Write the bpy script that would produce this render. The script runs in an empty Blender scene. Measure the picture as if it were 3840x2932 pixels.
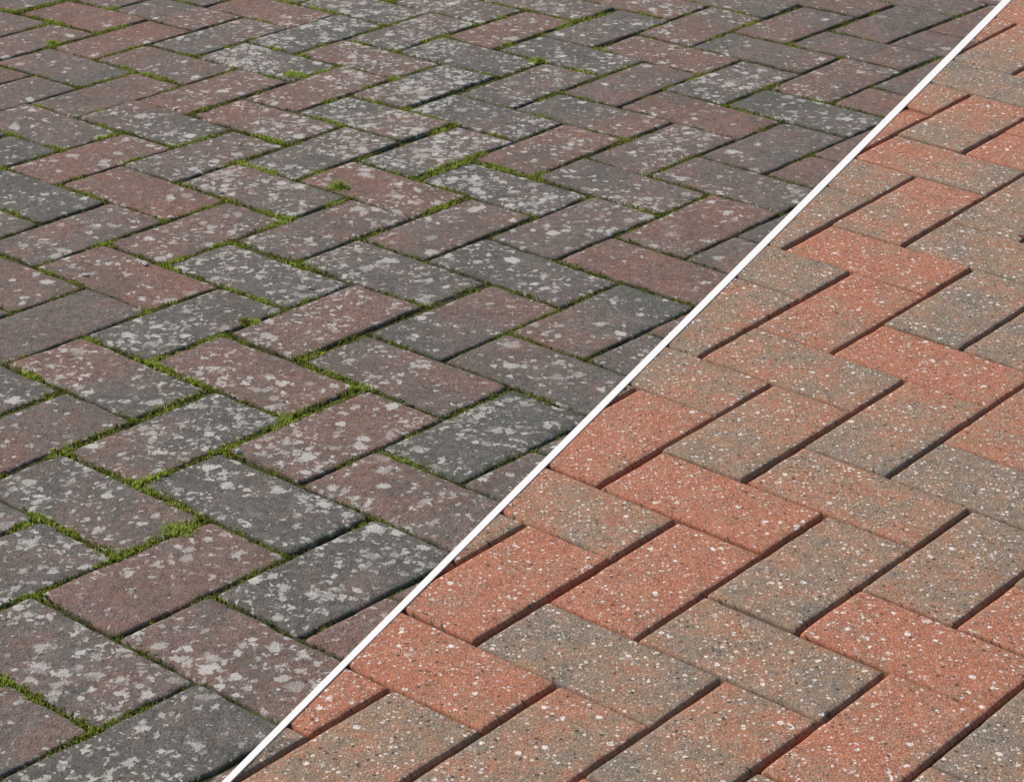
import bpy, bmesh, math, random
import numpy as np
from mathutils import Vector, Matrix, noise

scene = bpy.context.scene
R = math.radians

# ------------------------------------------------------------------ camera
CAM_H, PITCH, ROLL, FPX = 1.05931, 0.443497, 0.00985, 8647.225
IMG_W, IMG_H = 3840.0, 2932.0
fwd = Vector((0, math.cos(PITCH), -math.sin(PITCH)))
up0 = Vector((0, math.sin(PITCH), math.cos(PITCH)))
rt0 = Vector((1, 0, 0))
RT = rt0*math.cos(ROLL) + up0*math.sin(ROLL)
UP = -rt0*math.sin(ROLL) + up0*math.cos(ROLL)
cam = bpy.data.cameras.new('camera')
cam_o = bpy.data.objects.new('camera', cam)
scene.collection.objects.link(cam_o)
m = Matrix((RT, UP, -fwd)).transposed().to_4x4()
m.translation = Vector((0, 0, CAM_H))
cam_o.matrix_world = m
cam.sensor_width = 36.0
cam.lens = 36.0*FPX/IMG_W
cam.clip_start, cam.clip_end = 0.05, 5000
scene.camera = cam_o

# ------------------------------------------------------------------ sky, sun, exposure
SUN_EL, SUN_STR, SKY_STR, EXPOSURE = 40.0, 4.4, 0.10, 0.0
sun_from = Vector((-0.86, 0.51, 0)).normalized()          # horizontal direction towards the sun
SUN_AZ = math.atan2(sun_from.x, sun_from.y)               # clockwise from +Y
world = bpy.data.worlds.new('World'); scene.world = world; world.use_nodes = True
nt = world.node_tree
sky = nt.nodes.new('ShaderNodeTexSky'); sky.sky_type = 'NISHITA'; sky.sun_disc = False
sky.sun_elevation = R(SUN_EL); sky.sun_rotation = SUN_AZ
bg = nt.nodes['Background']; bg.inputs['Strength'].default_value = SKY_STR
nt.links.new(sky.outputs['Color'], bg.inputs['Color'])
sun = bpy.data.lights.new('sun', 'SUN'); sun.energy = SUN_STR; sun.angle = R(0.5); sun.color = (1.0, 0.95, 0.88)
sun_o = bpy.data.objects.new('sun', sun); scene.collection.objects.link(sun_o)
d = sun_from*math.cos(R(SUN_EL)) + Vector((0, 0, math.sin(R(SUN_EL))))
sun_o.rotation_euler = d.to_track_quat('Z', 'Y').to_euler()
sun_o.location = d*20
vs = scene.view_settings
vs.view_transform = 'Standard'; vs.look = 'None'; vs.exposure = EXPOSURE; vs.gamma = 1.0; vs.use_curve_mapping = False

# ------------------------------------------------------------------ helpers
col = scene.collection
def link(name, mesh, parent=None):
    o = bpy.data.objects.new(name, mesh); col.objects.link(o)
    if parent is not None: o.parent = parent
    return o
def tag(o, label=None, cat=None, group=None, kind=None):
    if label: o['label'] = label
    if cat: o['category'] = cat
    if group: o['group'] = group
    if kind: o['kind'] = kind
    return o
def ground_at(px, py):
    """photo pixel (2200 wide view) -> point on the paving surface"""
    k = IMG_W/2200.0
    dd = RT*((px*k-IMG_W/2)/FPX) - UP*((py*k-IMG_H/2)/FPX) + fwd
    t = -CAM_H/dd.z
    return Vector((dd.x*t, dd.y*t))

class NT:
    """small wrapper for building node trees"""
    def __init__(self, name):
        self.m = bpy.data.materials.new(name); self.m.use_nodes = True
        self.t = self.m.node_tree; self.b = self.t.nodes['Principled BSDF']
    def n(self, ty, **kw):
        x = self.t.nodes.new('ShaderNode'+ty)
        for k, v in kw.items(): setattr(x, k, v)
        return x
    def put(self, node, key, v):
        if hasattr(v, 'is_output'): self.t.links.new(v, node.inputs[key])
        else: node.inputs[key].default_value = v
    def math(self, op, a, b=0.0, c=0.0, clamp=False):
        x = self.n('Math', operation=op, use_clamp=clamp)
        self.put(x, 0, a); self.put(x, 1, b)
        if op in ('MULTIPLY_ADD', 'SMOOTH_MIN', 'COMPARE'): self.put(x, 2, c)
        return x.outputs[0]
    def add(self, a, b): return self.math('ADD', a, b)
    def mul(self, a, b): return self.math('MULTIPLY', a, b)
    def sub(self, a, b): return self.math('SUBTRACT', a, b)
    def step(self, v, lo, hi, to0=0.0, to1=1.0):
        x = self.n('MapRange', interpolation_type='SMOOTHSTEP')
        self.put(x, 'Value', v); self.put(x, 'From Min', lo); self.put(x, 'From Max', hi)
        self.put(x, 'To Min', to0); self.put(x, 'To Max', to1)
        return x.outputs['Result']
    def attr(self, name):
        x = self.n('Attribute', attribute_type='GEOMETRY', attribute_name=name); return x.outputs['Fac']
    def pos(self):
        a = self.n('SeparateXYZ'); self.t.links.new(self.n('NewGeometry').outputs['Position'], a.inputs[0])
        c = self.n('CombineXYZ'); self.put(c, 0, self.math('MULTIPLY_ADD', a.outputs[2], 0.8, a.outputs[0])); self.put(c, 1, self.math('MULTIPLY_ADD', a.outputs[2], -0.7, a.outputs[1]))
        return c.outputs[0]
    def vmath(self, op, a, b):
        x = self.n('VectorMath', operation=op); self.put(x, 0, a)
        if op == 'SCALE': self.put(x, 'Scale', b)
        else: self.put(x, 1, b)
        return x.outputs[0]
    def noise(self, vec, scale, detail=2.0, rough=0.5, color=False):
        x = self.n('TexNoise', noise_dimensions='2D'); self.put(x, 'Vector', vec); self.put(x, 'Scale', scale)
        self.put(x, 'Detail', detail); self.put(x, 'Roughness', rough)
        return x.outputs['Color' if color else 'Fac']
    def vor(self, vec, scale, feature='F1', rnd=1.0):
        x = self.n('TexVoronoi', feature=feature, voronoi_dimensions='2D'); self.put(x, 'Vector', vec); self.put(x, 'Scale', scale); self.put(x, 'Randomness', rnd)
        return x
    def mix(self, f, a, b, blend='MIX'):
        x = self.n('Mix', data_type='RGBA', blend_type=blend)
        self.put(x, 0, f)
        for i, v in ((6, a), (7, b)):
            if hasattr(v, 'is_output'): self.t.links.new(v, x.inputs[i])
            else: x.inputs[i].default_value = (*v, 1)
        return x.outputs[2]
    def ramp(self, f, stops, interp='LINEAR'):
        x = self.n('ValToRGB'); self.put(x, 0, f); e = x.color_ramp.elements; x.color_ramp.interpolation = interp
        while len(e) < len(stops): e.new(0.5)
        for el, (p, c) in zip(e, stops): el.position = p; el.color = (*c, 1) if len(c) == 3 else c
        return x.outputs['Color']
    def val(self, c, v):
        """colour times a scalar socket"""
        return self.vmath('SCALE', c, v)
    def bump(self, h, dist, strength=1.0, normal=None):
        x = self.n('Bump'); self.put(x, 'Height', h); self.put(x, 'Distance', dist); self.put(x, 'Strength', strength)
        if normal is not None: self.put(x, 'Normal', normal)
        return x.outputs[0]
    def done(self, color, rough, normal=None, spec=0.3):
        self.put(self.b, 'Base Color', color if hasattr(color, 'is_output') else (*color, 1))
        self.put(self.b, 'Roughness', rough); self.put(self.b, 'Specular IOR Level', spec)
        if normal is not None: self.put(self.b, 'Normal', normal)
        return self.m

# ------------------------------------------------------------------ materials
def weathered_material():
    k = NT('weathered_paver')
    P = k.pos(); seed = k.attr('seed'); tint = k.attr('tint'); lich = k.mul(k.math('POWER', k.attr('lichen'), 1.45), 1.25); edge = k.attr('edge')
    off = k.n('CombineXYZ'); k.put(off, 0, k.mul(seed, 37.0)); k.put(off, 1, k.mul(seed, 91.0)); k.put(off, 2, k.mul(seed, 53.0))
    Q = k.vmath('ADD', P, off.outputs[0])
    big = k.noise(Q, 16.0, 5.0, 0.62)
    t = k.add(tint, k.add(k.mul(k.sub(big, 0.5), 1.05), k.mul(k.sub(k.noise(Q, 75.0, 3.0, 0.65), 0.5), 0.8)))
    base = k.ramp(t, [(0.02, (0.137, 0.130, 0.110)), (0.3, (0.176, 0.144, 0.125)), (0.55, (0.210, 0.145, 0.119)), (1.0, (0.252, 0.141, 0.107))])
    # grain: sandy concrete face, darker and lighter grains, tiny pits
    g1 = k.noise(Q, 420.0, 3.0, 0.7); g2 = k.noise(Q, 120.0, 3.0, 0.6); g3 = k.noise(Q, 38.0, 3.0, 0.55)
    base = k.val(base, k.add(k.add(-0.55, k.mul(g1, 1.55)), k.add(k.mul(g2, 1.05), k.mul(g3, 0.50))))
    hue = k.noise(Q, 300.0, 1.0, 0.5, color=True)
    base = k.mix(0.16, base, hue, 'OVERLAY')
    pv = k.vor(Q, 210.0); pr = k.n('SeparateColor'); k.put(pr, 0, pv.outputs['Color'])
    pit = k.mul(k.step(pv.outputs['Distance'], 0.34, 0.16), k.step(pr.outputs[0], 0.86, 0.90))
    base = k.mix(k.mul(pit, 0.55), base, (0.045, 0.042, 0.038))
    grain = k.mul(k.step(pv.outputs['Distance'], 0.38, 0.16), k.step(pr.outputs[1], 0.80, 0.86))
    base = k.mix(k.mul(grain, 0.55), base, (0.33, 0.29, 0.265))
    # dark organic film
    film = k.step(k.noise(Q, 9.0, 4.0, 0.6), 0.42, 0.72)
    base = k.mix(k.mul(film, 0.30), base, (0.090, 0.090, 0.074))
    # lichen rosettes, three sizes, lobed outline
    wob = k.noise(P, 95.0, 3.0, 0.6, color=True)
    W = k.vmath('ADD', P, k.vmath('SCALE', k.vmath('SUBTRACT', wob, (0.5, 0.5, 0.5)), 0.016))
    rag = k.noise(P, 240.0, 3.0, 0.62)
    dens = k.mul(lich, k.add(0.26, k.mul(k.step(k.noise(P, 11.0, 3.0, 0.55), 0.36, 0.64), 1.40)))
    tot = None
    for sc, prob, rad, wt in ((40.0, 0.30, 0.38, 0.97), (74.0, 0.38, 0.41, 0.97), (140.0, 0.42, 0.46, 0.95)):
        v = k.vor(W if sc < 150 else P, sc); s = k.n('SeparateColor'); k.put(s, 0, v.outputs['Color'])
        on = k.step(k.add(s.outputs[0], k.mul(dens, prob)), 0.97, 1.01)
        size = k.mul(k.add(0.40, k.mul(s.outputs[1], 0.60)), rad)
        dist = k.add(v.outputs['Distance'], k.mul(k.sub(rag, 0.5), 0.42))
        mk = k.mul(k.step(k.sub(dist, size), 0.08, -0.06), k.mul(on, k.mul(wt, k.add(0.40, k.mul(s.outputs[2], 0.60)))))
        tot = mk if tot is None else k.math('MAXIMUM', tot, mk)
    # scattered pale dots
    v = k.vor(P, 118.0); s = k.n('SeparateColor'); k.put(s, 0, v.outputs['Color'])
    dot = k.mul(k.step(k.add(v.outputs['Distance'], k.mul(s.outputs[1], 0.10)), 0.26, 0.10), k.mul(k.step(k.add(s.outputs[0], k.mul(lich, 0.12)), 0.88, 0.90), k.add(0.5, k.mul(s.outputs[2], 0.5))))
    tot = k.math('MAXIMUM', tot, k.mul(dot, 0.85))
    lc = k.mix(k.noise(P, 48.0, 2.0), (0.46, 0.440, 0.385), (0.68, 0.615, 0.565))
    lc = k.val(lc, k.add(0.70, k.mul(g1, 0.6)))
    haze = k.mul(k.step(k.noise(P, 42.0, 4.0, 0.6), 0.56, 0.74), k.mul(lich, 0.22))
    base = k.mix(haze, base, (0.25, 0.245, 0.225))
    base = k.mix(tot, base, lc)
    # algae and soil along the worn arrises
    em = k.mul(k.step(k.add(edge, k.mul(k.sub(rag, 0.5), 0.5)), 0.30, 0.90), k.step(k.noise(P, 30.0, 4.0, 0.6), 0.38, 0.60))
    base = k.mix(k.mul(em, 0.70), base, (0.070, 0.076, 0.036))
    h = k.add(k.mul(g1, 0.95), k.mul(g2, 0.28))
    return k.done(base, 0.92, k.bump(h, 0.0022, 0.9), 0.18)

def cleaned_material():
    k = NT('cleaned_paver')
    P = k.pos(); seed = k.attr('seed'); tint = k.attr('tint'); face = k.step(k.attr('edge'), 0.75, 0.35)
    off = k.n('CombineXYZ'); k.put(off, 0, k.mul(seed, 31.0)); k.put(off, 1, k.mul(seed, 83.0)); k.put(off, 2, k.mul(seed, 59.0))
    Q = k.vmath('ADD', P, off.outputs[0])
    big = k.noise(Q, 19.0, 4.0, 0.6)
    t = k.add(tint, k.add(k.mul(k.sub(big, 0.5), 1.35), k.mul(k.sub(k.noise(Q, 95.0, 3.0, 0.65), 0.5), 0.95)))
    base = k.ramp(t, [(0.0, (0.226, 0.186, 0.143)), (0.26, (0.290, 0.208, 0.148)), (0.5, (0.350, 0.210, 0.138)), (0.74, (0.410, 0.192, 0.119)), (1.0, (0.452, 0.180, 0.108))])
    ochre = k.step(k.noise(Q, 26.0, 3.0, 0.6), 0.56, 0.74)
    base = k.mix(k.mul(ochre, 0.55), base, (0.345, 0.210, 0.116))
    g1 = k.noise(Q, 460.0, 3.0, 0.7); g2 = k.noise(Q, 150.0, 3.0, 0.62); g3 = k.noise(Q, 45.0, 2.0)
    base = k.val(base, k.add(k.add(-0.28, k.mul(g1, 1.45)), k.add(k.mul(g2, 0.75), k.mul(g3, 0.35))))
    hue = k.noise(Q, 330.0, 1.0, 0.5, color=True)
    base = k.mix(0.20, base, hue, 'OVERLAY')
    wob = k.noise(Q, 240.0, 2.0, 0.6, color=True)
    W = k.vmath('ADD', Q, k.vmath('SCALE', k.vmath('SUBTRACT', wob, (0.5, 0.5, 0.5)), 0.003))
    patch = k.noise(Q, 24.0, 2.0)
    hgt = k.add(k.mul(g1, 0.7), k.mul(g2, 0.5))
    for sc, lo, colr, wt, hh in ((135.0, 0.925, (0.82, 0.74, 0.66), 0.97, 0.25), (225.0, 0.80, (0.76, 0.66, 0.58), 0.93, 0.15), (400.0, 0.70, (0.62, 0.51, 0.43), 0.80, 0.1)):
        v = k.vor(W, sc); s = k.n('SeparateColor'); k.put(s, 0, v.outputs['Color'])
        on = k.step(k.add(s.outputs[0], k.mul(k.sub(patch, 0.5), 0.28)), lo, lo + 0.03)
        size = k.add(0.08, k.mul(k.math('POWER', s.outputs[1], 1.6), 0.33))
        mk = k.mul(k.step(k.sub(v.outputs['Distance'], size), 0.07, -0.04), k.mul(face, k.mul(on, wt)))
        base = k.mix(mk, base, colr)
    for sc, lo, wt in ((150.0, 0.92, 0.85), (290.0, 0.80, 0.70)):
        v = k.vor(k.vmath('ADD', W, (7.3, 2.1, 0.4)), sc); s = k.n('SeparateColor'); k.put(s, 0, v.outputs['Color'])
        mk = k.mul(k.step(v.outputs['Distance'], 0.36, 0.12), k.mul(k.step(s.outputs[0], lo, lo + 0.03), wt))
        base = k.mix(mk, base, (0.060, 0.043, 0.034))
    return k.done(base, 0.88, k.bump(hgt, 0.0020, 0.9), 0.2)

def bed_material(name, mossy):
    k = NT(name); P = k.pos()
    a = k.noise(P, 18.0, 4.0, 0.6); b = k.noise(P, 320.0, 3.0, 0.7); c = k.noise(P, 70.0, 3.0, 0.6)
    if mossy:
        base = k.ramp(k.add(k.mul(a, 0.7), k.mul(c, 0.4)), [(0.42, (0.040, 0.035, 0.026)), (0.54, (0.075, 0.074, 0.030)), (0.70, (0.125, 0.145, 0.034))])
    else:
        base = k.ramp(a, [(0.3, (0.060, 0.046, 0.036)), (0.7, (0.115, 0.085, 0.064))])
    base = k.val(base, k.add(0.45, k.mul(b, 1.1)))
    return k.done(base, 0.95, k.bump(k.add(b, c), 0.004, 1.0), 0.1)

def moss_material():
    k = NT('moss_leaf'); t = k.attr('tone'); P = k.pos()
    c = k.ramp(t, [(0.0, (0.075, 0.072, 0.026)), (0.35, (0.190, 0.205, 0.034)), (0.7, (0.360, 0.430, 0.060)), (1.0, (0.520, 0.600, 0.150))])
    c = k.mix(k.step(k.noise(P, 28.0, 3.0), 0.62, 0.80), c, (0.20, 0.165, 0.045))
    k.put(k.b, 'Subsurface Weight', 0.0)
    m = k.done(c, 0.8, None, 0.2)
    tr = k.n('BsdfTranslucent'); k.put(tr, 'Color', c); mx = k.n('MixShader'); k.put(mx, 0, 0.38)
    out = k.t.nodes['Material Output']
    k.t.links.new(k.b.outputs[0], mx.inputs[1]); k.t.links.new(tr.outputs[0], mx.inputs[2]); k.t.links.new(mx.outputs[0], out.inputs[0])
    return m

def plain(name, c, rough, var=0.2, scale=200.0, spec=0.3):
    k = NT(name); P = k.pos(); n = k.noise(P, scale, 3.0, 0.6)
    cc = k.n('RGB'); cc.outputs[0].default_value = (*c, 1)
    return k.done(k.val(cc.outputs[0], k.add(1.0 - var/2, k.mul(n, var))), rough, k.bump(n, 0.0005, 0.4), spec)

M_OLD, M_NEW = weathered_material(), cleaned_material()
M_BED_OLD, M_BED_NEW = bed_material('mossy_joint_soil', True), bed_material('joint_sand', False)
M_MOSS = moss_material()
M_STRIP = plain('white_strip', (0.88, 0.845, 0.80), 0.6, 0.05, 120.0)
M_STONE = plain('pale_stone', (0.50, 0.47, 0.43), 0.85, 0.5, 500.0)
M_LEAF = plain('dry_leaf', (0.16, 0.045, 0.030), 0.7, 0.5, 300.0)
M_GROUND = plain('ground_grit', (0.16, 0.14, 0.12), 0.95, 0.5, 60.0)

# ------------------------------------------------------------------ ground to the horizon
bm = bmesh.new()
g = 400.0
for q in ((-g, -g), (g, -g), (g, g), (-g, g)): bm.verts.new((*q, -0.075))
bm.faces.new(bm.verts)
me = bpy.data.meshes.new('ground'); bm.to_mesh(me); bm.free(); me.materials.append(M_GROUND)
tag(link('ground', me), 'sandy ground the paving is bedded on', 'ground', kind='structure')

# ------------------------------------------------------------------ the boundary strip between the two pavings
LA, LB = Vector((-0.221874, 1.507242)), Vector((0.824457, 3.775962))          # near end, far end of the strip where it leaves the picture
LDIR = (LB - LA).normalized(); LNRM = Vector((-LDIR.y, LDIR.x))   # LNRM points to the weathered side
STRIP_W0, STRIP_W1 = 0.00654, 0.01392              # its width at the near and the far end
STRIP_W = STRIP_W1
def side(p): return (Vector((p[0], p[1])) - LA).dot(LNRM)

# ------------------------------------------------------------------ the herringbone lattice
PAV = {'L': {'r': 1.91, 'co': [[-0.455671, 2.079445], [0.727271, 0.780435], [0.858626, -0.710185], [-0.011477, 0.012508], [0.002748, -0.012217], [0.024432, -0.055092]], 'off': {'A0,0': (4, 2.2, -0.8), 'B1,-2': (2, -5.0, 3.2), 'A2,-2': (4, -2.1, 3.0), 'B2,-1': (4, -7.3, -1.2), 'B3,-4': (4, -2.5, -3.4), 'B0,1': (2, -0.4, -0.8), 'A1,1': (4, 5.6, -2.6), 'A3,-1': (2, -0.9, 3.6), 'B4,-3': (3, -6.3, -3.2), 'A4,-4': (4, 1.1, -1.3), 'B5,-6': (4, -1.8, -1.8), 'B7,-8': (4, -4.0, -0.4), 'A6,-6': (2, -4.0, 2.8), 'A8,-8': (3, -7.4, 3.1), 'B9,-10': (4, -2.0, -1.5), 'A7,-9': (4, -0.8, -6.5), 'A9,-11': (4, -2.3, 0.3), 'B8,-11': (4, 4.9, -5.2), 'B10,-13': (4, 0.7, 2.1), 'B4,-7': (3, 2.8, 4.4), 'A5,-7': (4, 0.7, 3.1), 'A3,-5': (2, 11.0, 0.7), 'A-2,2': (4, 3.7, -1.2), 'B-2,3': (2, -2.4, 3.5), 'B-3,2': (3, 0.5, 0.8), 'A-4,4': (2, 0.3, 5.1), 'B3,0': (3, 1.1, 1.1), 'A2,2': (3, -0.6, -1.3), 'A5,1': (3, -1.4, -2.9), 'A4,0': (4, 4.2, -4.0), 'B5,-2': (3, 1.1, 2.5), 'B6,-1': (4, -2.0, -4.2), 'A11,-1': (4, 1.6, -2.4), 'B13,-2': (4, -0.1, -0.1), 'A14,-2': (4, 1.0, 2.2), 'A13,-3': (4, -3.5, -2.4), 'B12,-3': (3, -0.5, -11.9), 'B15,-4': (4, -0.3, -1.2), 'B16,-3': (4, -1.1, 4.5), 'A16,-4': (3, -1.6, 2.2), 'A15,-5': (4, -0.2, 2.8), 'A17,-3': (4, 6.4, -0.1), 'B18,-5': (2, -0.8, -6.0), 'B17,-6': (2, 0.4, -2.8), 'B10,-1': (4, -1.8, 4.2), 'A8,0': (3, 1.9, 3.0), 'A10,-2': (3, 4.3, -0.0), 'B11,0': (2, -2.1, 4.5), 'A12,0': (1, -5.4, 6.1), 'A9,1': (1, -8.2, -0.9), 'B14,-1': (2, -5.0, 10.0), 'A15,-1': (1, -6.7, 7.3), 'A9,-3': (4, 1.0, 0.9), 'A8,-4': (4, 2.1, 3.0), 'A10,-6': (4, 1.7, 13.5), 'A11,-5': (4, -0.5, -5.4), 'A12,-4': (3, 3.9, -7.7), 'B10,-5': (3, 2.9, 1.4), 'B9,-6': (3, -0.1, 5.0), 'A12,-8': (3, -5.5, 2.5), 'A13,-7': (4, -0.7, 3.8), 'A14,-6': (3, 2.2, -4.4), 'B13,-6': (4, 1.4, -4.2), 'B15,-8': (2, -3.7, 0.1), 'A6,-2': (4, 2.3, 2.1), 'A7,-1': (3, 1.8, -0.4), 'B9,-2': (2, 4.9, 3.1), 'B8,-3': (4, 2.1, -13.4), 'A5,-3': (2, 2.8, 10.3), 'B7,-4': (3, -2.0, 0.1)}}, 'R': {'r': 1.95, 'co': [[-0.109247, 1.783845], [0.638906, 0.764282], [0.789831, -0.660066], [0.031373, 0.066114], [0.000959, -0.064065], [-0.051778, 0.039716]], 'off': {'A0,0': (3, -0.2, 1.8), 'B-1,0': (2, -0.3, -0.1), 'B0,1': (3, -2.1, -2.6), 'A1,1': (2, -0.0, -2.1), 'A-2,2': (2, -0.5, -0.7), 'A-3,1': (1, 1.6, 2.0), 'B1,2': (2, -0.2, -1.6), 'A2,2': (3, 0.7, 2.3), 'B2,3': (3, -0.1, -0.2), 'A3,3': (2, 0.8, 1.9), 'A0,4': (3, 1.4, -0.6), 'A4,0': (3, 2.5, 6.8), 'A5,1': (3, 1.1, 1.7), 'A6,-2': (2, 0.0, 4.2), 'A7,-1': (4, 0.4, -1.5), 'A8,0': (3, -2.3, -5.8), 'A6,2': (1, -1.6, -0.1), 'A9,1': (1, -1.6, -3.5), 'A9,-3': (2, -1.6, -2.2), 'A10,-2': (3, -1.9, -2.2), 'A13,-3': (3, 1.7, 1.0), 'A16,-4': (2, 0.4, 1.4)}}}
def origin(ty, i, j, r):
    if ty == 'A':
        n = (i - j)/4; mm = i - n; return (mm + n*(r-1), mm - n*(r+1)), (r, 1.0)
    n = (i - j + 1)/4; mm = i - n; return (mm + n*(r-1), 1 + mm - n*(r+1)), (1.0, r)
def lattice_to_ground(P, u, v):
    c = P['co']; s, e = u+v, u-v
    s2, e2 = min(max(s, -7), 15), min(max(e, -9), 24)
    uc, vc = (s2+e2)/20, (s2-e2)/20
    # first-order part continues past the measured field, the drift of the laying does not
    x = c[0][0] + c[1][0]*u/10 + c[2][0]*v/10 + c[3][0]*uc*uc + c[4][0]*uc*vc + c[5][0]*vc*vc
    y = c[0][1] + c[1][1]*u/10 + c[2][1]*v/10 + c[3][1]*uc*uc + c[4][1]*uc*vc + c[5][1]*vc*vc
    return Vector((x, y))

def clip(poly, nrm, dist):
    """keep the part with nrm.p >= dist"""
    out = []
    for a, b in zip(poly, poly[1:] + poly[:1]):
        da, db = nrm.dot(a) - dist, nrm.dot(b) - dist
        if da >= 0: out.append(a)
        if da*db < 0: out.append(a + (b-a)*(da/(da-db)))
    return out
def area(p): return 0.5*sum(a.x*b.y - b.x*a.y for a, b in zip(p, p[1:] + p[:1]))

def inset_poly(poly, d):
    """convex counter-clockwise polygon moved inwards by d (sawn edges along the strip hardly at all), None when nothing is left"""
    n = len(poly); lines = []; out = []
    for q in range(n):
        p, p1 = poly[q], poly[(q+1) % n]; e = (p1-p).normalized(); nn = Vector((-e.y, e.x))
        cut = abs(side(p)) < 0.0012 and abs(side(p1)) < 0.0012
        lines.append((nn, nn.dot(p) + d*(0.12 if cut else 1.0)))
    for q in range(n):
        (n0, c0), (n1, c1) = lines[q-1], lines[q]
        det = n0.x*n1.y - n0.y*n1.x
        if abs(det) < 0.02: return None
        out.append(Vector(((c0*n1.y - c1*n0.y)/det, (n0.x*c1 - n1.x*c0)/det)))
    for q in range(n):
        if (out[(q+1) % n]-out[q]).dot(poly[(q+1) % n]-poly[q]) <= 0: return None
    return out

def outline(poly, rad, counts):
    """rounded corners plus counts[q] points on the side after corner q"""
    n = len(poly); pts = []
    for q in range(n):
        p0, p, p1 = poly[q-1], poly[q], poly[(q+1) % n]
        a, b = (p0-p), (p1-p)
        rd = rad if abs(side(p)) > 0.004 else 0.0004
        s, e = p + a.normalized()*min(rd, a.length*0.3), p + b.normalized()*min(rd, b.length*0.3)
        pts += [s, s*0.21 + p*0.58 + e*0.21, e]
        nxt = p1 + (p-p1).normalized()*min(rad if abs(side(p1)) > 0.004 else 0.0004, b.length*0.3)
        for t in range(1, counts[q]+1): pts.append(e.lerp(nxt, t/(counts[q]+1)))
    return pts

def paver_geometry(poly, axis, ends, spec, rng):
    """verts (relative to centre), faces and point attributes of one chamfered paver"""
    if area(poly) < 0: poly = poly[::-1]
    cen = sum(poly, Vector((0, 0)))/len(poly)
    counts = [int((b-a).length/spec['seg']) for a, b in zip(poly, poly[1:] + poly[:1])]
    ch = spec['chamfer']; so = rng.random()*50
    tx, ty = rng.gauss(0, spec['tilt']), rng.gauss(0, spec['tilt']); z0 = rng.uniform(-spec['dz'], spec['dz']*0.5)
    verts, faces, at_t, at_e = [], [], [], []
    dp = ch*spec['depth']
    rings = [(0.0, -0.055, 1.0, 0), (0.0, -dp, 1.0, 1), (ch*0.25, -dp*0.50, 0.85, 1), (ch*0.60, -dp*0.16, 0.6, 1), (ch, 0.0, 0.35, 0.8), (ch + 0.004, 0.0001, 0.12, 0.5), (ch + 0.016, 0.0002, 0.0, 0.2)]
    last = poly; n = None
    for k, (ins, z, e, ww) in enumerate(rings):
        pl = inset_poly(poly, ins)
        if pl is None: pl = [cen.lerp(p, 0.9) for p in last]
        last = pl
        pts = outline(pl, spec['corner'], counts); n = len(pts)
        for q in range(n):
            p = pts[q]
            w = (noise.noise(Vector((p.x*38+so, p.y*38, so)))*0.7 + noise.noise(Vector((p.x*110+so, p.y*110, so)))*0.5)*spec['wear']*ww*min(1.0, abs(side(p))/0.012)
            p = p + (cen-p).normalized()*w
            l = p - cen
            zz = z + (z0 + tx*l.x + ty*l.y if k else 0) - (abs(w)*0.3 if k in (2, 3, 4) else 0)
            verts.append((l.x, l.y, zz)); at_e.append(e)
            f = (p - axis[0]).dot(axis[1])/axis[2]
            at_t.append(ends[0] + (ends[1]-ends[0])*min(1, max(0, (f-0.2)/0.6)))
    for k in range(len(rings)-1):
        for q in range(n):
            a, b = k*n+q, k*n+(q+1) % n
            faces.append((a, b, b+n, a+n))
    faces.append(tuple(range((len(rings)-1)*n, len(rings)*n)))
    return cen, verts, faces, at_t, at_e

def to_mesh(name, verts, faces, attrs, mat, smooth=True):
    me = bpy.data.meshes.new(name); me.from_pydata(verts, [], faces)
    for an, vals in attrs.items():
        at = me.attributes.new(an, 'FLOAT', 'POINT'); at.data.foreach_set('value', np.asarray(vals, dtype=np.float32))
    me.materials.append(mat)
    if smooth: me.polygons.foreach_set('use_smooth', [True]*len(me.polygons))
    me.update(); return me

def in_view(p, margin):
    q = Vector((p.x, p.y, -CAM_H)); w = q.dot(fwd)
    if w < 0.2: return False
    X, Y = FPX*q.dot(RT)/w, -FPX*q.dot(UP)/w
    return abs(X) < IMG_W/2 + margin and abs(Y) < IMG_H/2 + margin

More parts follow.
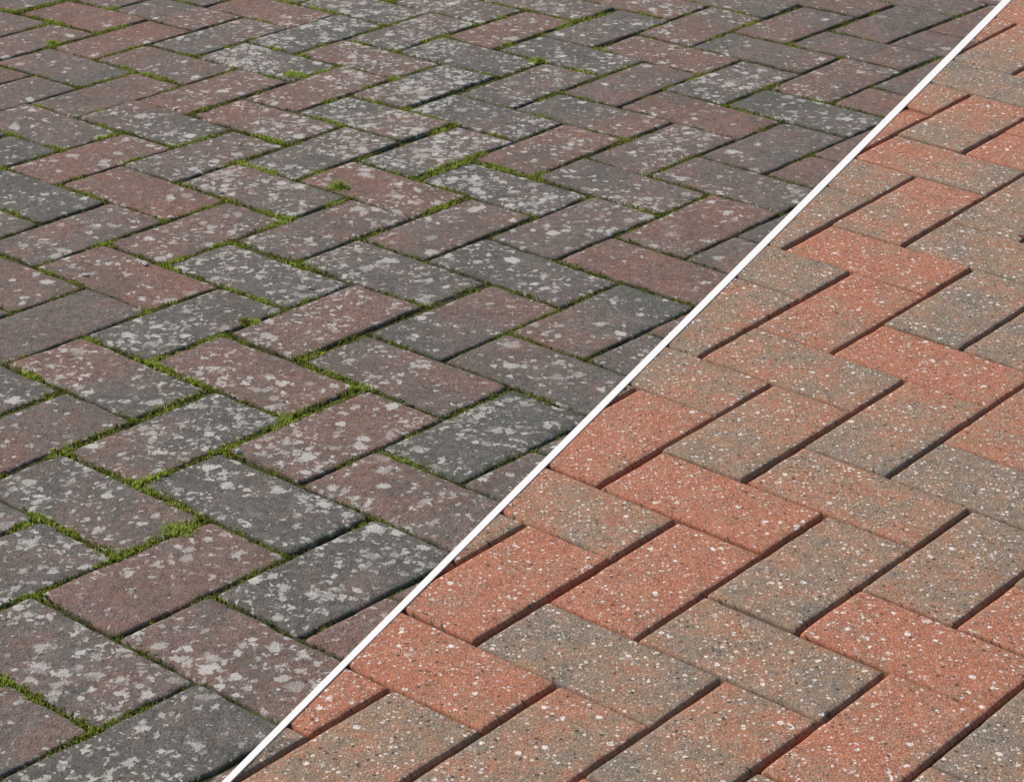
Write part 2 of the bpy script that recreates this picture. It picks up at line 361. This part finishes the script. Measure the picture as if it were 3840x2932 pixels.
LOOK = {'L': '''A11,-13:442 A10,-14:332 B12,-11:774 B11,-12:363 B10,-13:881 B9,-14:451 A11,-9:118 A10,-10:244 A9,-11:782 A8,-12:552 B10,-9:319 B9,-10:543 B8,-11:522
A9,-7:756 A8,-8:764 A7,-9:462 A6,-10:442 B8,-7:746 B7,-8:514 B6,-9:533 A7,-5:237 A6,-6:345 A5,-7:873 B6,-5:525 B5,-6:783 B4,-7:013 A5,-3:355 A4,-4:654 A3,-5:453
B7,-12:771 B5,-10:003 B3,-8:662 B16,-7:654 B15,-8:335 B14,-9:337 B13,-10:228 A14,-6:324 A13,-7:764 A12,-8:247 B14,-5:674 B13,-6:124 B12,-7:217 B11,-8:656
A12,-4:442 A11,-5:345 A10,-6:408 B11,-4:164 B10,-5:037 B9,-6:157 A10,-2:445 A9,-3:674 A8,-4:248 B9,-2:345 B8,-3:126 B7,-4:774 A7,-1:344 A6,-2:543 B7,0:782 B6,-1:024
B19,-4:441 B18,-5:661 B17,-6:432 A18,-2:661 A17,-3:430 A16,-4:632 A15,-5:644 B17,-2:441 B16,-3:442 B15,-4:252 A15,-1:441 A14,-2:654 A13,-3:235 B14,-1:661 B13,-2:024 B12,-3:673
A12,0:661 A11,-1:332 B11,0:661 B10,-1:433 A9,1:221 A8,0:673 B8,1:442 B4,-3:216 B3,-4:684 B2,-5:652 A3,-1:665 A2,-2:125 A1,-3:431 B2,-1:675 B1,-2:815 A1,1:676 A0,0:507 A-1,-1:633
B0,1:116 B-1,0:245 B0,-3:223 B5,-2:226 A5,1:603 A4,0:264 B4,1:424 B3,0:454 A3,3:443 A2,2:006 B1,2:644 B2,3:443 A6,2:662 A-2,2:663 A-1,3:216 A-3,1:225 B-3,2:345 B-2,3:565 A-4,4:115 A-3,5:554 B-4,1:335''',
        'R': '''B18,-5:88 B17,-6:88 A16,-4:37 A15,-5:44 B15,-4:22 B14,-5:36 A14,-2:98 A13,-3:38 A12,-4:89 B13,-2:96 B12,-3:83 B11,-4:44 A11,-1:34 A10,-2:58 A9,-3:43 B10,-1:33 B9,-2:98 B8,-3:33
A8,0:23 A7,-1:69 A6,-2:44 B7,0:98 B6,-1:54 B5,-2:35 A6,2:66 A9,1:22 A5,1:26 A4,0:36 B5,2:22 B4,1:55 B3,0:99 A3,-1:98 A1,1:89 A0,0:99 B0,1:23 B-1,0:98 A-2,2:35 A-3,1:53 B-2,-1:99 B2,-1:65 A-1,3:26
A3,3:43 A2,2:34 B2,3:99 B1,2:43 A0,4:88 A1,5:22 A4,4:24'''}
def look_table(s):
    t = {}
    for w in s.split():
        k, c = w.split(':'); t[k] = (int(c[0])/9, int(c[1])/9, int(c[2])/9 if len(c) > 2 else 0.3)
    return t

SPEC = {'L': dict(gap=(0.036, 0.044), corner=0.0070, seg=0.009, chamfer=0.0038, depth=0.62, wear=0.0028, tilt=0.008, dz=0.0010, mat=M_OLD),
        'R': dict(gap=(0.017, 0.037), corner=0.0024, seg=0.011, chamfer=0.0032, depth=1.0, wear=0.0014, tilt=0.006, dz=0.0008, mat=M_NEW)}
placed = {'L': [], 'R': []}

def lay(side_key, root):
    P = PAV[side_key]; S = SPEC[side_key]; look = look_table(LOOK[side_key]); rng = random.Random(5 if side_key == 'L' else 9)
    # candidate pavers
    items = []
    for i in range(-40, 60):
        for j in range(-45, 45):
            for ty, md in (('A', 0), ('B', 3)):
                if (i-j) % 4 != md: continue
                (u, v), (a, b) = origin(ty, i, j, P['r'])
                c = lattice_to_ground(P, u+a/2, v+b/2)
                if not (0.75 < c.y < 6.2 and abs(c.x) < 2.6): continue
                sd = side(c)
                if (sd if side_key == 'L' else -sd) < -0.14: continue
                items.append(dict(k=f'{ty}{i},{j}', ty=ty, u=u, v=v, a=a, b=b, c=c))
    # measured shifts of single pavers, blended for those not measured
    meas = []
    U = (lattice_to_ground(P, 1, 0) - lattice_to_ground(P, 0, 0)); V = (lattice_to_ground(P, 0, 1) - lattice_to_ground(P, 0, 0))
    inv = Matrix(((U.x, V.x), (U.y, V.y))).inverted()
    by = {it['k']: it for it in items}
    for key, (n, ox, oy) in P['off'].items():
        if key in by:
            w = n/(n+0.6); o = inv @ Vector((ox*w/1000, oy*w/1000)); meas.append((by[key], o)); by[key]['o'] = o
    for it in items:
        if 'o' in it: continue
        sw, so = 0.35, Vector((0, 0))
        for mt, o in meas:
            dd = (mt['c'] - it['c']).length_squared; w = math.exp(-dd/(2*0.14**2)); sw += w; so += o*w
        it['o'] = so/sw
    # push overlapping neighbours apart
    near = [(p, q) for x, p in enumerate(items) for q in items[x+1:] if (p['c']-q['c']).length_squared < 0.26**2]
    gmin = -S['gap'][0]*0.45
    for _ in range(60):
        for p, q in near:
            pu, qu = p['u']+p['o'].x, q['u']+q['o'].x; pv, qv = p['v']+p['o'].y, q['v']+q['o'].y
            ou = min(pu+p['a'], qu+q['a']) - max(pu, qu); ov = min(pv+p['b'], qv+q['b']) - max(pv, qv)
            if ou <= -gmin or ov <= -gmin: continue
            if ou < ov:
                s = (ou + gmin)*0.25*(1 if pu+p['a']/2 < qu+q['a']/2 else -1); p['o'] = p['o'] - Vector((s, 0)); q['o'] = q['o'] + Vector((s, 0))
            else:
                s = (ov + gmin)*0.25*(1 if pv+p['b']/2 < qv+q['b']/2 else -1); p['o'] = p['o'] - Vector((0, s)); q['o'] = q['o'] + Vector((0, s))
    far = [[], [], [], [], [], []]; count = 0
    for it in items:
        g, g2 = S['gap'][0]/2, S['gap'][1]/2; u, v, a, b = it['u']+it['o'].x, it['v']+it['o'].y, it['a'], it['b']
        poly = [lattice_to_ground(P, *q) for q in ((u+g, v+g2), (u+a-g, v+g2), (u+a-g, v+b-g2), (u+g, v+b-g2))]
        ang = rng.gauss(0, 0.006 if side_key == 'L' else 0.0015); cc = sum(poly, Vector((0, 0)))/4
        rot = Matrix.Rotation(ang, 2); poly = [cc + rot @ (p-cc) for p in poly]
        ax0 = (poly[0]+poly[3])/2 if it['ty'] == 'A' else (poly[0]+poly[1])/2
        ax1 = (poly[1]+poly[2])/2 if it['ty'] == 'A' else (poly[2]+poly[3])/2
        axis = (ax0, (ax1-ax0).normalized(), (ax1-ax0).length)
        if side_key == 'L': poly = clip(poly, LNRM, LNRM.dot(LA) + 0.0003)
        else: poly = clip(poly, -LNRM, -LNRM.dot(LA) + 0.0003)
        if len(poly) < 3 or abs(area(poly)) < 0.00006: continue
        if it['k'] in look: t0, t1, li = look[it['k']]
        elif side_key == 'L':
            t0 = rng.choice((0.15, 0.3, 0.45, 0.6, 0.7)); t1 = t0 + rng.uniform(-0.2, 0.2); li = rng.uniform(0.2, 0.6)
        else:
            t0 = rng.choice((0.3, 0.4, 0.5, 0.9, 0.95)); t1 = t0 + rng.uniform(-0.2, 0.2); li = 0
        S2 = dict(S, tilt=0.0, dz=0.0002) if min(abs(side(p)) for p in poly) < 0.006 else S
        cen, vs_, fs, at, ae = paver_geometry(poly, axis, (t0, t1), S2, rng)
        seed = rng.random(); placed[side_key].append((poly, it))
        vis = any(in_view(p, 0) for p in poly + [cen])
        if vis and count < 300:
            me = to_mesh('paver', vs_, fs, dict(tint=at, edge=ae, seed=[seed]*len(vs_), lichen=[li]*len(vs_)), S['mat'])
            o = link('paver', me, root); o.location = (cen.x, cen.y, 0); count += 1
        else:
            b0 = len(far[0]); far[0] += [(x+cen.x, y+cen.y, z) for x, y, z in vs_]
            far[1] += [tuple(q+b0 for q in f) for f in fs]; far[2] += at; far[3] += ae; far[4] += [seed]*len(vs_); far[5] += [li]*len(vs_)
    me = to_mesh('outlying_pavers', far[0], far[1], dict(tint=far[2], edge=far[3], seed=far[4], lichen=far[5]), S['mat'])
    tag(link('outlying_pavers', me, root), 'pavers of the same bond continuing beyond the picture', kind='stuff')
    print(side_key, 'pavers', count, 'joined', len(far[0]))

def bed(name, sgn, z, mat, label):
    quad = [Vector(q) for q in ((-2.75, 0.6), (2.75, 0.6), (2.75, 6.35), (-2.75, 6.35))]
    poly = clip(quad, LNRM*sgn, (LNRM*sgn).dot(LA))
    if area(poly) < 0: poly = poly[::-1]
    n = len(poly)
    v = [(p.x, p.y, z) for p in poly] + [(p.x, p.y, -0.07) for p in poly]
    f = [tuple(range(n)), tuple(range(2*n-1, n-1, -1))] + [(q, q+n, (q+1) % n+n, (q+1) % n) for q in range(n)]
    me = to_mesh(name, v, f, {}, mat, False)
    return tag(link(name, me), label, 'paving', kind='structure')

old_root = bed('weathered_paving', 1, -0.0036, M_BED_OLD, 'weathered herringbone block paving, lichen-spotted, with green moss in its joints')
new_root = bed('cleaned_paving', -1, -0.0120, M_BED_NEW, 'freshly cleaned red and tan herringbone block paving with sharp bare joints')
lay('L', old_root); lay('R', new_root)

# ------------------------------------------------------------------ white dividing strip
bm = bmesh.new()
e0, e1 = LA - LDIR*1.0, LB + LDIR*2.6
c = 0.0003
LEN = (LB-LA).length
rings = []
NSEG = 60
for s in range(NSEG+1):
    b = e0.lerp(e1, s/NSEG); f = (b-LA).dot(LDIR)/LEN
    hw = max(0.0015, STRIP_W0 + (STRIP_W1-STRIP_W0)*f)/2
    prof = [(-hw, 0.0003), (hw, 0.0003), (hw, 0.0010-c), (hw-c, 0.0010), (-hw+c, 0.0010), (-hw, 0.0010-c)]
    rings.append([bm.verts.new((b.x + LNRM.x*x, b.y + LNRM.y*x, z)) for x, z in prof])
for r0, r1 in zip(rings, rings[1:]):
    for q in range(6): bm.faces.new((r0[q], r0[(q+1) % 6], r1[(q+1) % 6], r1[q]))
bm.faces.new(rings[0][::-1]); bm.faces.new(rings[-1])
bmesh.ops.recalc_face_normals(bm, faces=bm.faces)
me = bpy.data.meshes.new('dividing_strip'); bm.to_mesh(me); bm.free(); me.materials.append(M_STRIP)
tag(link('dividing_strip', me), 'thin straight white strip dividing the mossy paving from the cleaned red paving', 'strip')

# ------------------------------------------------------------------ moss in the joints of the weathered side
HOT = [ground_at(x, y) for x, y in ((575,360),(430,840),(365,870),(620,890),(360,1075),(410,1120),(300,1170),(190,1560),(95,1295),(500,965),
       (15,1470),(90,1120),(1095,715),(1190,660),(1330,300),(720,268),(910,375),(640,565),(540,300),(460,425),(750,780),(870,985),(130,960),(290,1030),(240,1190),(800,835),
       (1090,590),(300,580),(580,640),(430,1380),(560,1190),(790,1105),(330,770),(60,790),(1420,460),(1560,225),(950,460),(1010,940))]
def moss_density(p):
    n1 = noise.noise(Vector((p.x*7.0, p.y*7.0, 3.1))); n2 = noise.noise(Vector((p.x*26.0, p.y*26.0, 8.7)))
    dd = 0.36 + 0.62*n1 + 1.0*n2
    dd += 0.62*sum(math.exp(-(p-h).length_squared/(2*0.028**2)) for h in HOT)
    dd *= 1.0 - 0.55*max(0, min(1, (side(p)*-1 + 0.55)/0.5)) if side(p) < 0.55 else 1.0
    return dd
class Blades:
    def __init__(self): self.v, self.f, self.t = [], [], []
    def blade(self, x, y, z, h, w, lean, tone, rng):
        a = rng.random()*6.283; la = rng.random()*6.283; b = len(self.v)
        dx, dy = math.cos(a)*w/2, math.sin(a)*w/2; lx, ly = math.cos(la)*lean, math.sin(la)*lean
        self.v += [(x-dx, y-dy, z), (x+dx, y+dy, z), (x+lx*0.5+dx*0.8, y+ly*0.5+dy*0.8, z+h*0.6), (x+lx*0.5-dx*0.8, y+ly*0.5-dy*0.8, z+h*0.6), (x+lx, y+ly, z+h)]
        self.f += [(b, b+1, b+2, b+3), (b+3, b+2, b+4)]
        self.t += [tone*0.75, tone*0.75, tone, tone, min(1, tone*1.15)]
    def mesh(self, name): return to_mesh(name, self.v, self.f, dict(tone=self.t), M_MOSS, False)
rng = random.Random(21)
mb = Blades()
for poly, it in placed['L']:
    cen = sum(poly, Vector((0, 0)))/len(poly)
    if not in_view(cen, 700): continue
    if area(poly) < 0: poly = poly[::-1]
    for a, b in zip(poly, poly[1:] + poly[:1]):
        L = (b-a).length
        if L < 0.01 or abs(side((a+b)/2)) < 0.002: continue
        tdir = (b-a)/L; outn = Vector((tdir.y, -tdir.x))
        for _ in range(int(L*1300)):
            t = rng.uniform(-0.003, L+0.003); o = rng.uniform(-0.0040, 0.0032)*(1.0 + 0.5*rng.random()*(_%3 == 0))
            p = a + tdir*t + outn*o
            if side(p) < STRIP_W/2 + 0.003: continue
            dn = moss_density(p)
            if rng.random() > dn*1.15: continue
            hgt = rng.uniform(0.0014, 0.0036)*(0.45 + 0.95*min(dn, 1.7))
            tone = min(1, max(0.05, 0.16 + 0.52*dn + rng.gauss(0, 0.18)))
            z = -0.0036 if o > 0 else -0.0026
            for _k in range(2):
                mb.blade(p.x + rng.gauss(0, 0.0009), p.y + rng.gauss(0, 0.0009), z, hgt + 0.0015, rng.uniform(0.0010, 0.0022), rng.uniform(0.0005, 0.0026), tone, rng)
print('moss blades', len(mb.f))
o = link('moss', mb.mesh('moss'))
tag(o, 'green moss growing along the joints of the weathered pavers', 'moss', kind='stuff')

TUFTS = [((730, 404), 0.017, 0.014, 'upright bright green moss tuft at the corner of a red paver in the upper middle'),
         ((535, 692), 0.016, 0.008, 'flat yellow-green moss cushion beside a dark red paver, left of centre'),
         ((113, 94), 0.013, 0.010, 'small green moss tuft in a joint near the top left corner'),
         ((1157, 131), 0.018, 0.009, 'low green moss tuft in a joint close to the top edge of the picture'),
         ((632, 160), 0.022, 0.008, 'pale green moss tuft spreading over a lichen-covered paver near the top'),
         ((385, 1138), 0.024, 0.008, 'thick bright green moss cushion at a joint crossing in the lower left')]
for (px, py), rad, h, label in TUFTS:
    c = ground_at(px, py); tb = Blades()
    for _ in range(420):
        a = rng.random()*6.283; rr = rad*rng.random()**0.6*(0.8 + 0.45*noise.noise(Vector((math.cos(a)*1.5, math.sin(a)*1.5, px*0.1))))
        x, y = math.cos(a)*rr, math.sin(a)*rr*0.8
        hh = h*(1 - 0.75*(rr/rad)**1.3)*rng.uniform(0.25, 1.1)*(0.75 + 0.5*noise.noise(Vector((x*160, y*160, h*900))))
        tb.blade(x, y, 0.0, hh + 0.003, rng.uniform(0.0010, 0.0020), rng.uniform(0.001, 0.005), min(1, max(0.2, rng.gauss(0.82, 0.18))), rng)
    o = link('moss_tuft', tb.mesh('moss_tuft')); o.location = (c.x, c.y, -0.0035)
    tag(o, label, 'moss tuft', 'moss tufts on the weathered paving')

# ------------------------------------------------------------------ loose bits
def pebble(rad, rng):
    bm = bmesh.new(); bmesh.ops.create_icosphere(bm, subdivisions=2, radius=rad*0.85)
    s = rng.random()*40; sx, sy, sz = rng.uniform(0.85, 1.25), rng.uniform(0.8, 1.1), rng.uniform(0.40, 0.60)
    for v in bm.verts:
        k = 1 + 0.75*noise.noise(v.co/rad*1.3 + Vector((s, 0, 0)))
        v.co = Vector((v.co.x*sx*k, v.co.y*sy*k, v.co.z*sz*k))
    zmin = min(v.co.z for v in bm.verts)
    for v in bm.verts: v.co.z -= zmin
    me = bpy.data.meshes.new('stone_chip'); bm.to_mesh(me); bm.free(); me.materials.append(M_STONE)
    return me
W_ = 'tiny pale stone chip on the weathered paving, '
CHIPS = [((183, 593), 0.0036, 'leftmost of the stone chips'), ((312, 570), 0.0034, 'second chip from the left'), ((366, 468), 0.0040, 'third chip from the left'),
         ((375, 235), 0.0036, 'the chip nearest the top edge'), ((475, 415), 0.0034, 'fifth chip from the left'), ((513, 972), 0.0040, 'the chip nearest the bottom edge'),
         ((515, 310), 0.0030, 'second chip from the top'), ((665, 620), 0.0030, 'third chip from the right'), ((780, 640), 0.0028, 'second chip from the right'),
         ((1100, 405), 0.0032, 'rightmost of the stone chips')]
for (px, py), rad, where in CHIPS:
    c = ground_at(px, py); o = link('stone_chip', pebble(rad, rng)); o.location = (c.x, c.y, -0.0006); o.rotation_euler.z = rng.random()*6
    tag(o, W_ + where, 'stone chip', 'stone chips on the weathered paving')
bm = bmesh.new()
gx, gy = 7, 4
grid = []
for a in range(gx):
    row = []
    for b in range(gy):
        s, t = a/(gx-1)*2-1, b/(gy-1)*2-1
        wdt = (1-s*s*0.9)*0.005
        row.append(bm.verts.new((s*0.006, t*wdt*0.8, 0.0022*s*s + 0.001*abs(t) + 0.0010 + 0.0008*math.sin(a*2.1+b))))
    grid.append(row)
for a in range(gx-1):
    for b in range(gy-1): bm.faces.new((grid[a][b], grid[a+1][b], grid[a+1][b+1], grid[a][b+1]))
me = bpy.data.meshes.new('leaf_fragment'); bm.to_mesh(me); bm.free(); me.materials.append(M_LEAF)
c = ground_at(2196, 512); o = link('leaf_fragment', me); o.location = (c.x, c.y, 0.0006); o.rotation_euler.z = 0.5
md = o.modifiers.new('thickness', 'SOLIDIFY'); md.thickness = 0.0005
tag(o, 'curled dark red leaf fragment on the cleaned paving at the right edge', 'leaf')
